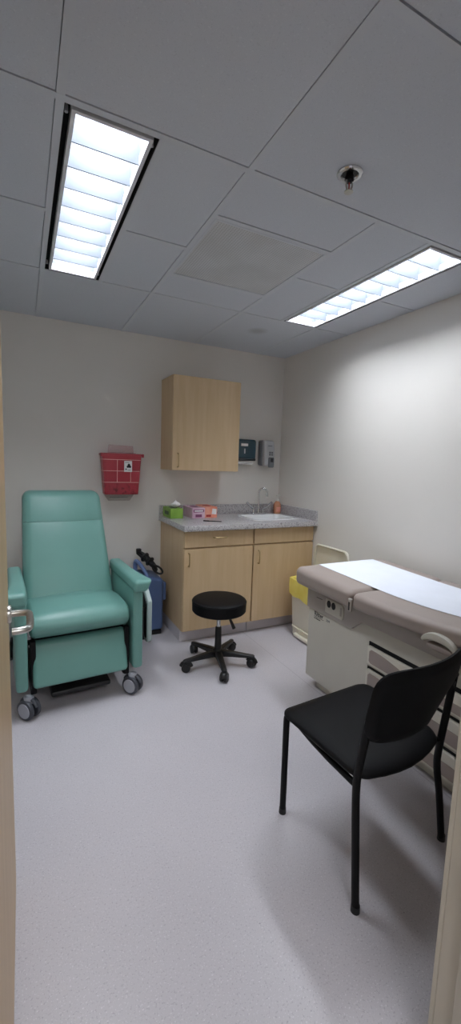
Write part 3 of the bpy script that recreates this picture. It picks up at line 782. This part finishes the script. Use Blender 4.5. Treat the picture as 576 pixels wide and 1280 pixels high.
# ------------------------------------------------------------------ stool
sx, sy = -1.068, -.965
t = thing('rolling_stool', 'round black rolling stool in front of the maple base cabinets', 'stool', (sx, sy, 0))
G().lathe([(.387, .02), (.385, .165), (.388, .178), (.396, .185), (.455, .187), (.466, .184), (.473, .174), (.476, .15), (.478, .0)], (sx, sy, 0), n=56).build('seat', M['black'], t)
G().tube([(sx + .1865 * math.cos(2 * PI * k / 48), sy + .1865 * math.sin(2 * PI * k / 48), .458) for k in range(48)], .0022, 6, closed=True).build('seat_piping', M['black'], t)
G().box(sx - .08, sx + .08, sy - .05, sy + .05, .372, .386, .004, 1).build('mounting_plate', M['blackmetal'], t)
G().cyl((sx, sy, .25), (sx, sy, .375), .014, n=20).build('gas_lift', M['chrome'], t)
G().lathe([(.075, .024), (.10, .025), (.27, .021), (.275, .018)], (sx, sy, 0), n=24).build('column_cover', M['blackpl'], t)
lv = G().tube([(sx + .02, sy - .02, .368), (sx + .055, sy - .03, .36), (sx + .068, sy - .034, .335), (sx + .098, sy - .045, .262)], lambda u: .007 + .010 * max(0, u - .4), 10, 2).build('height_lever', M['blackpl'], t)
g = G().lathe([(.062, .034), (.066, .040), (.10, .040), (.115, .030), (.118, .02)], (sx, sy, 0), n=28)
hub = g.build('hub', M['blackpl'], t)
for k in range(5):
    a = math.radians(40 + 72 * k); d = Vector((math.cos(a), math.sin(a), 0)); n = Vector((-math.sin(a), math.cos(a), 0)); c = Vector((sx, sy, 0))
    tb = bmesh.new(); R = []
    for (r, hw, zb, zt) in ((.025, .022, .066, .108), (.10, .020, .068, .102), (.20, .017, .068, .090), (.245, .016, .066, .086), (.258, .012, .068, .082)):
        R.append([tb.verts.new(c + d * r + n * (hw * sgn) + Vector((0, 0, z))) for (sgn, z) in ((-1, zb), (1, zb), (1.0, zt - .006), (.6, zt), (-.6, zt), (-1.0, zt - .006))])
    for i in range(len(R) - 1):
        for j in range(6): tb.faces.new((R[i][j], R[i][(j + 1) % 6], R[i + 1][(j + 1) % 6], R[i + 1][j]))
    tb.faces.new(list(reversed(R[0]))); tb.faces.new(R[-1])
    bmesh.ops.recalc_face_normals(tb, faces=tb.faces)
    g = G(); g._merge(tb); lg = g.build('leg', M['blackpl'], t)
    p = c + d * .243; w = math.radians(40 + 72 * k + 60); ax = Vector((math.cos(w), math.sin(w), 0))
    g = G().cyl(p + Vector((0, 0, .05)), p + Vector((0, 0, .072)), .008, n=10)
    q = p - d * .004 + Vector((0, 0, .030))
    g.cyl(q - ax * .026, q - ax * .003, .030, n=22, bev=.007).cyl(q + ax * .003, q + ax * .026, .030, n=22, bev=.007)
    f = ax.cross(Vector((0, 0, 1)))
    g.tube([q + f * (.031 * math.cos(b)) + Vector((0, 0, .031 * math.sin(b))) for b in [math.radians(10 + 16 * m_) for m_ in range(11)]], .010, 8, flat=1.8)
    g.build('caster', M['blackpl'], lg)

# ------------------------------------------------------------------ waste bin
t = thing('waste_bin', 'ivory step on bin with yellow liner and open lid, behind the exam table', 'bin', (-.16, -.885, 0))
cx, cy = -.165, -.885
G().loft([(cx + .01, cy, 0, .112, .165, .03), (cx + .01, cy, .012, .118, .17, .03), (cx, cy, .45, .124, .202, .03), (cx, cy, .462, .130, .208, .03), (cx, cy, .470, .130, .208, .03), (cx, cy, .470, .118, .196, .025), (cx + .01, cy, .03, .106, .16, .025)]).build('body', M['ivory'], t)
tb = bmesh.new()
N_ = 60
def rr(u, hx, hy, r):
    # point on rounded rectangle by fraction u
    P = []
    return None
rows = []
def rring(hx, hy, r, nc=6):
    out = []
    for (sx_, sy_, a0) in ((1, 1, 0), (-1, 1, PI / 2), (-1, -1, PI), (1, -1, 3 * PI / 2)):
        for k in range(nc + 1):
            a = a0 + PI / 2 * k / nc; out.append((cx + sx_ * (hx - r) + r * math.cos(a), cy + sy_ * (hy - r) + r * math.sin(a)))
    # subdivide long edges
    res = []
    for i in range(len(out)):
        a, b = Vector(out[i]), Vector(out[(i + 1) % len(out)])
        m_ = max(1, int((b - a).length / .03))
        for k in range(m_): res.append(a.lerp(b, k / m_))
    return res
base_r = rring(.132, .210, .03)
n = len(base_r)
def ring(off, zf):
    return [tb.verts.new((cx + (p.x - cx) * (1 + off(i) / .132), cy + (p.y - cy) * (1 + off(i) / .21), zf(i))) for i, p in enumerate(base_r)]
def wob(i): return .0025 * math.sin(i * 1.9) + .002 * math.sin(i * .7)
def low(i):
    p = base_r[i]; u = (p.y - cy) / .21
    return .345 - .020 * math.cos(u * 2.6) + .012 * math.sin(i * .9) 
RR = [ring(lambda i: .003 + wob(i), low), ring(lambda i: .005 + wob(i), lambda i: low(i) + .05), ring(lambda i: .005 + .5 * wob(i), lambda i: .465), ring(lambda i: .003, lambda i: .478 + .003 * math.sin(i * .8)), ring(lambda i: -.017, lambda i: .474), ring(lambda i: -.02, lambda i: .36)]
for i in range(len(RR) - 1):
    for k in range(n): tb.faces.new((RR[i][k], RR[i][(k + 1) % n], RR[i + 1][(k + 1) % n], RR[i + 1][k]))
g = G(); g._merge(tb); g.build('liner', M['yellow'], t)
# lid standing open against the wall
def lidp(x): return x
hw = .208
pl = []
for (yy, zz) in ((cy - hw, .475), (cy + hw, .475)): pl.append((yy, zz))
top = []
for k in range(7):
    a = PI / 2 * k / 6; top.append((cy + hw - .012 - .05 + .05 * math.cos(a), .70 + .05 * math.sin(a)))
for k in range(7):
    a = PI / 2 + PI / 2 * k / 6; top.append((cy - hw + .012 + .05 + .05 * math.cos(a), .70 + .05 * math.sin(a)))
poly = pl + top
ld = G().prism(poly, 0, -.040, -.028, .004, 2).build('lid', M['ivory'], t)
rim = [(-.046, y, z) for (y, z) in [(cy - hw + .004, .48), (cy - hw + .010, .69)] + [(y, z - .004) for (y, z) in reversed(top)] + [(cy + hw - .010, .69), (cy + hw - .004, .48)]]
G().tube(rim, .010, 8, 0).build('lid_rim', M['ivory'], ld)
G().rbox(-.305, -.268, cy - .10, cy + .10, .012, .040, .010, 2, 3).build('pedal', M['ivory'], t)
G().rbox(-.288, -.272, cy - .15, cy + .15, .075, .085, .004, 2, 2).build('foot_ridge', M['ivory'], t)

# ------------------------------------------------------------------ exam table
t = thing('exam_table', 'taupe padded exam table with drawers along the bare wall', 'exam table', (-.38, -2.18, 0))
TX0, TX1, TY0, TY1 = -.656, -.10, -2.90, -1.42
G().box(TX0, TX1, TY0, TY1, .07, .60, .008, 3).build('cabinet_body', M['table'], t)
G().box(TX0 + .05, TX1 - .03, TY0 + .05, TY1 - .05, 0, .07, .003, 1).build('plinth', M['table'], t)
# upper housing (prism in y,z)
hp = [(-1.418, .522), (-1.418, .675), (-1.90, .682), (-2.30, .70), (-2.90, .76), (-2.90, .60), (-1.885, .585), (-1.815, .522)]
G().prism(hp, 0, TX0 - .016, TX1 + .01, .006, 2).build('upper_housing', M['tablehead'], t)
# cushions
def top_z(y):
    if y > -1.93: return .790 + (y + 1.42) * .035
    d = -1.93 - y
    return .772 - .035 * d + .145 * d * d
def low_z(y):
    if y > -1.93: return .678
    d = -1.93 - y
    return .682 + .02 * d + .075 * d * d
def cush(y0, y1, name, taper):
    def f(c, u):
        y = c.y; w = u[2]
        zt, zb = top_z(y), low_z(y)
        z = (zt + zb) / 2 + w * (zt - zb) / 2
        x = c.x
        if taper and u[1] > .5: x = -.4225 + (c.x + .4225) * (1 - .015 * ((u[1] - .5) / .5) ** 2)
        return (x, y, z)
    return G().rbox(-.785, -.06, y0, y1, -.055, .055, (.042, .032, .036), 10, 5, fn=f).build(name, M['taupe'], t)
cush(-1.910, -1.418, 'foot_cushion', True)
cush(-2.93, -1.914, 'back_cushion', False)
# outlets on the housing end of the long side
hxs = TX0 - .016
op = G().prism([(-1.600, .630), (-1.742, .630), (-1.755, .615), (-1.755, .560), (-1.745, .545), (-1.600, .548)], 0, hxs - .006, hxs + .001, .002, 2).build('outlet_panel', M['table'], t)
for y in (-1.632, -1.672):
    g = G().lathe([(0, .017), (.0012, .017)], (hxs - .0062, y, .603), (-1, 0, 0), 20)
    g.xform(lambda c: (c.x, c.y, .603 + (c.z - .603) * 1.25)).build('socket', M['ink'], op)
G().box(hxs - .0068, hxs - .0058, -1.742, -1.728, .565, .615).build('outlet_latch', M['tablehead'], op)
G().box(hxs - .001, hxs + .0001, -1.565, -1.51, .606, .609).build('housing_print', M['ink'], t)
# lettering on the body (reads towards -X face: right direction is -Y)
def onside(y0, z0, x=TX0 - .0006): return lambda c: (x - c.z, y0 - c.x, z0 + c.y)
text(t, 'lettering', 'Ritter', .036, M['ink'], onside(-1.478, .484), bold=.0004)
text(t, 'lettering', '204', .022, M['soapdark'], onside(-1.590, .481))
G().box(TX0 - .0012, TX0 - .0001, -1.568, -1.478, .4755, .4775).build('lettering_rule', M['ink'], t)
text(t, 'lettering', 'by Midmark', .0125, M['ink'], onside(-1.478, .462))
# hinge tab at the cushion split
G().rbox(-.794, -.780, -1.930, -1.904, .672, .740, .006, 2, 3).build('hinge_tab', M['tablehead'], t)
G().box(-.7955, -.7935, -1.9215, -1.9125, .680, .722).build('hinge_slot', M['ink'], t)
# side grip
cres = [(-2.43 + .078 * math.cos(a), .708 + .046 * math.sin(a)) for a in [math.radians(180 * k / 16) for k in range(17)]]
cres += [(-2.43 + .066 * math.cos(a), .704 + .020 * math.sin(a)) for a in [math.radians(180 - 180 * k / 12) for k in range(13)]]
G().prism(cres, 0, -.808, -.782, .004, 2).build('side_grip', M['table'], t)
G().rbox(-.797, -.70, -2.49, -2.37, .678, .704, .01, 2, 2).build('grip_bracket', M['taupe'], t)
# drawers
for (z0, z1) in ((.385, .492), (.238, .366), (.088, .214)):
    y0, y1 = -2.83, -1.945
    G().box(TX0 - .004, TX0 + .001, y0 - .004, y1 + .004, z1 - .012, z1 + (.012 if z1 > .45 else .004)).build('drawer_gap', M['dark'], t)
    d = G().rbox(TX0 - .020, TX0 - .0005, y0, y1, z0, z1 - .006, .008, 4, 3).build('drawer', M['offwhite'], t)
    hh = z1 - .006 - z0
    zt = z1 - .006 - .014; zb = z0 + .014
    pts = [(y1 - .028, zb), (y1 - .018, zb + .01), (y1 - .018, zt - .012), (y1 - .03, zt)]
    for k in range(9):
        u = k / 8; s_ = u * u * (3 - 2 * u)
        pts.append((y1 - .06 - .24 * u, zt - .032 * s_))
    for k in range(9):
        u = k / 8; s_ = u * u * (3 - 2 * u)
        pts.append((y0 + .30 - .24 * u, zt - .032 * (1 - s_)))
    pts += [(y0 + .03, zt), (y0 + .018, zt - .012), (y0 + .018, zb + .01), (y0 + .028, zb)]
    G().prism(pts, 0, TX0 - .0215, TX0 - .0195).build('drawer_inset', M['inset'], d)
G().box(TX0 - .003, TX0 + .001, -2.86, -1.93, .072, .080).build('base_rail', M['offwhite'], t)

# paper strip
tb = bmesh.new(); R0 = []; R1 = []
ys = [-1.418 - k * (2.925 - 1.418) / 48 for k in range(49)]
def pz(y): return top_z(y) + .0022 - (.010 * max(0, (y + 1.44) / .022) ** 2 if y > -1.44 else 0)
for y in ys:
    R0.append([tb.verts.new((x, y, pz(y) + .0012)) for x in (-.62, -.52, -.395, -.27, -.17)])
    R1.append([tb.verts.new((x, y, pz(y))) for x in (-.62, -.52, -.395, -.27, -.17)])
for i in range(48):
    for k in range(4):
        tb.faces.new((R0[i][k], R0[i + 1][k], R0[i + 1][k + 1], R0[i][k + 1])); tb.faces.new((R1[i][k + 1], R1[i + 1][k + 1], R1[i + 1][k], R1[i][k]))
    tb.faces.new((R0[i][0], R1[i][0], R1[i + 1][0], R0[i + 1][0])); tb.faces.new((R0[i + 1][4], R1[i + 1][4], R1[i][4], R0[i][4]))
for k in range(4):
    tb.faces.new((R0[0][k], R0[0][k + 1], R1[0][k + 1], R1[0][k])); tb.faces.new((R0[48][k + 1], R0[48][k], R1[48][k], R1[48][k + 1]))
bmesh.ops.recalc_face_normals(tb, faces=tb.faces)
g = G(); g._merge(tb)
tag(g.build('exam_paper', M['paper'], loc=(-.4, -2.1, .78)), 'white paper sheet laid along the padded exam table', 'paper')

# ------------------------------------------------------------------ side chair
t = thing('side_chair', 'black padded side chair with tube legs drawn up to the exam table', 'chair', (-1.12, -2.4, 0))
r = .0125
def leg(pts, name='leg'):
    o = G().tube(pts, r, 14, 2).build(name, M['blackmetal'], t)
    G().cyl((pts[0][0], pts[0][1], .0), (pts[0][0], pts[0][1], .022), .0148, .0140, 14).build('foot_cap', M['blackpl'], o)
leg([(-1.345, -2.205, .004), (-1.348, -2.207, .20), (-1.352, -2.209, .40), (-1.352, -2.212, .425), (-1.342, -2.235, .430)])
leg([(-.925, -2.175, .004), (-.930, -2.178, .20), (-.935, -2.185, .41), (-.945, -2.215, .430)])
leg([(-1.343, -2.618, .004), (-1.352, -2.605, .25), (-1.358, -2.595, .43), (-1.364, -2.612, .52), (-1.372, -2.640, .66)])
leg([(-.858, -2.560, .004), (-.905, -2.565, .22), (-.938, -2.565, .34), (-.942, -2.572, .42), (-.928, -2.578, .55), (-.912, -2.582, .69)])
for x0, y0, x1, y1 in ((-1.342, -2.23, -1.357, -2.60), (-.940, -2.20, -.942, -2.57)):
    G().tube([(x0, y0, .428), ((x0 + x1) / 2, (y0 + y1) / 2, .415), (x1, y1, .425)], .0105, 12, 1).build('side_rail', M['blackmetal'], t)
for y in (-2.27, -2.50):
    G().tube([(-1.345, y, .420), (-.94, y + .03, .420)], .010, 12).build('cross_rail', M['blackmetal'], t)
# seat
def seatf(c, u):
    x, y, z = c
    k = .5 - u[1] * .5                      # 0 front, 1 back
    x = -1.148 + (c.x + 1.148) * (1 - .10 * k)
    if u[1] < 0: y = c.y - .045 * (1 - u[0] ** 2) * (-u[1])
    y += .035 * (u[0] * .5 + .0) * 1.0
    z += .006 * (1 - u[0] ** 2) * (1 - u[1] ** 2) * (1 if u[2] > 0 else 0) - .012 * max(0, u[1]) ** 3 * (1 if u[2] > 0 else .3)
    z -= .012 * max(0, -u[2]) * (1 - abs(u[0]))
    return (x, y, z)
G().rbox(-1.390, -.918, -2.588, -2.190, .434, .476, (.05, .055, .021), 6, 4, fn=seatf).build('seat', M['black'], t)
# backrest: curved panel, bulging away from the sitter
tb = bmesh.new()
def backp(u, v, side):
    # u,v in -1..1 on a rounded rectangle, side -1 front +1 rear
    x = -1.170 + .218 * u + (-.10 * max(0, .1 - v) * (u * .5 + .5) ** 2)
    z = .714 + .124 * v
    yl = -2.652 + (u * .5 + .5) * .045
    y = yl - .050 * (1 - u * u) - .022 * v + side * -.014
    return (x, y, z)
import itertools
N_, M_ = 28, 14
def disc(u, v):
    # map a unit square to a rounded rectangle outline
    e = .30
    k = max(abs(u), abs(v))
    if k < 1e-6: return u, v
    a, b = u / k, v / k
    # rounded corners: superellipse with exponent 5
    n5 = (abs(a) ** 6 + abs(b) ** 5) ** (1 / 5.5)
    return u / n5, v / n5
grid = {}
for s_ in (-1, 1):
    for i in range(N_ + 1):
        for j in range(M_ + 1):
            u, v = disc(2 * i / N_ - 1, 2 * j / M_ - 1)
            e = max(abs(2 * i / N_ - 1), abs(2 * j / M_ - 1))
            th = math.sqrt(max(0, 1 - max(0, (e - .86) / .14) ** 2)) if e > .86 else 1
            grid[s_, i, j] = tb.verts.new(backp(u, v, s_ * (.25 + .75 * th)))
    for i in range(N_):
        for j in range(M_):
            f = [grid[s_, i, j], grid[s_, i + 1, j], grid[s_, i + 1, j + 1], grid[s_, i, j + 1]]
            tb.faces.new(f if s_ > 0 else list(reversed(f)))
bd = [(i, 0) for i in range(N_)] + [(N_, j) for j in range(M_)] + [(i, M_) for i in range(N_, 0, -1)] + [(0, j) for j in range(M_, 0, -1)]
for k in range(len(bd)):
    a, b = bd[k], bd[(k + 1) % len(bd)]
    tb.faces.new((grid[-1, a[0], a[1]], grid[-1, b[0], b[1]], grid[1, b[0], b[1]], grid[1, a[0], a[1]]))
bmesh.ops.recalc_face_normals(tb, faces=tb.faces)
g = G(); g._merge(tb); g.build('backrest', M['black'], t, 50)
G().cyl((-1.372, -2.640, .655), (-1.373, -2.643, .666), .0128, n=14, bev=.003).build('tube_cap', M['blackpl'], t)
G().cyl((-.912, -2.582, .685), (-.911, -2.583, .697), .0135, n=14, bev=.003).build('tube_cap', M['blackpl'], t)
for p0, p1 in (((-1.372, -2.641, .64), (-1.345, -2.645, .64)), ((-.915, -2.582, .665), (-.965, -2.61, .665)), ((-.942, -2.572, .445), (-.985, -2.57, .452))):
    G().cyl(p0, p1, .009, n=12).build('bracket', M['blackmetal'], t)

# ------------------------------------------------------------------ open door
t = thing('door_1', 'open maple door with a steel lever handle', 'door', (-2.33, -2.96, 0))
t['kind'] = 'structure'
dx0, dx1, dy0, dy1 = -2.352, -2.307, -2.950, -2.068
G().box(dx0, dx1, dy0, dy1, .008, 2.112, .0015, 1).build('door_leaf', M['doorwood'], t)
for s_, x in ((1, dx1), (-1, dx0)):
    hnd = G().lathe([(0, .026), (.004, .0265), (.010, .024), (.011, .012)], (x, -2.150, .945), (s_, 0, 0), 28).build('handle_rose', M['steel'], t)
    X = x + s_ * .058
    G().tube([(x + s_ * .005, -2.150, .945), (x + s_ * .035, -2.150, .945), (X - s_ * .006, -2.155, .945), (X, -2.172, .945), (X, -2.265, .945), (X - s_ * .008, -2.284, .945), (x + s_ * .03, -2.290, .945), (x + s_ * .014, -2.290, .945)], .0098, 14, 2).build('lever', M['steel'], hnd)
G().box(-2.345, -2.314, dy1 - .0005, dy1 + .0015, .90, .99).build('latch_plate', M['steel'], t)
for z in (.25, 1.05, 1.87):
    G().cyl((dx0 - .004, -2.955, z - .05), (dx0 - .004, -2.955, z + .05), .006, n=12).build('hinge', M['steel'], t)

# ------------------------------------------------------------------ hall lamp, world, camera
la = bpy.data.lights.new('hall_lamp', 'AREA'); la.shape = 'RECTANGLE'; la.size = 1.2; la.size_y = .6
la.energy = 33; la.color = (.96, .97, 1.0)
lo = bpy.data.objects.new('hall_lamp', la); COL.objects.link(lo); lo.location = (-1.9, -4.3, H - .01)
w = bpy.data.worlds.new('World'); S.world = w; w.use_nodes = True
w.node_tree.nodes['Background'].inputs['Color'].default_value = (0, 0, 0, 1)
w.node_tree.nodes['Background'].inputs['Strength'].default_value = 0

cam = bpy.data.cameras.new('Camera'); co = bpy.data.objects.new('Camera', cam); COL.objects.link(co); S.camera = co
cam.sensor_fit = 'VERTICAL'; cam.sensor_height = 36.0; cam.lens = 519.466 / 1280 * 36.0; cam.clip_start = .02
yaw, pitch, roll = .464963, .117123, .0348565
fw = Vector((math.sin(yaw) * math.cos(pitch), math.cos(yaw) * math.cos(pitch), -math.sin(pitch)))
rt = Vector((math.cos(yaw), -math.sin(yaw), 0)); up = rt.cross(fw)
r2 = rt * math.cos(roll) + up * math.sin(roll); u2 = -rt * math.sin(roll) + up * math.cos(roll)
mw = Matrix((r2, u2, -fw)).transposed().to_4x4(); mw.translation = Vector((-2.259057, -3.462918, 1.399709))
co.matrix_world = mw

for o in bpy.data.objects:
    if '_o' in o.keys(): del o['_o']
S.view_settings.view_transform = 'Standard'; S.view_settings.look = 'None'
S.view_settings.exposure = 0.0; S.view_settings.gamma = 1.0; S.view_settings.use_curve_mapping = False
S.cycles.use_denoising = True
S.cycles.max_bounces = 10; S.cycles.diffuse_bounces = 8; S.cycles.transparent_max_bounces = 12
S.cycles.sample_clamp_indirect = 6.0
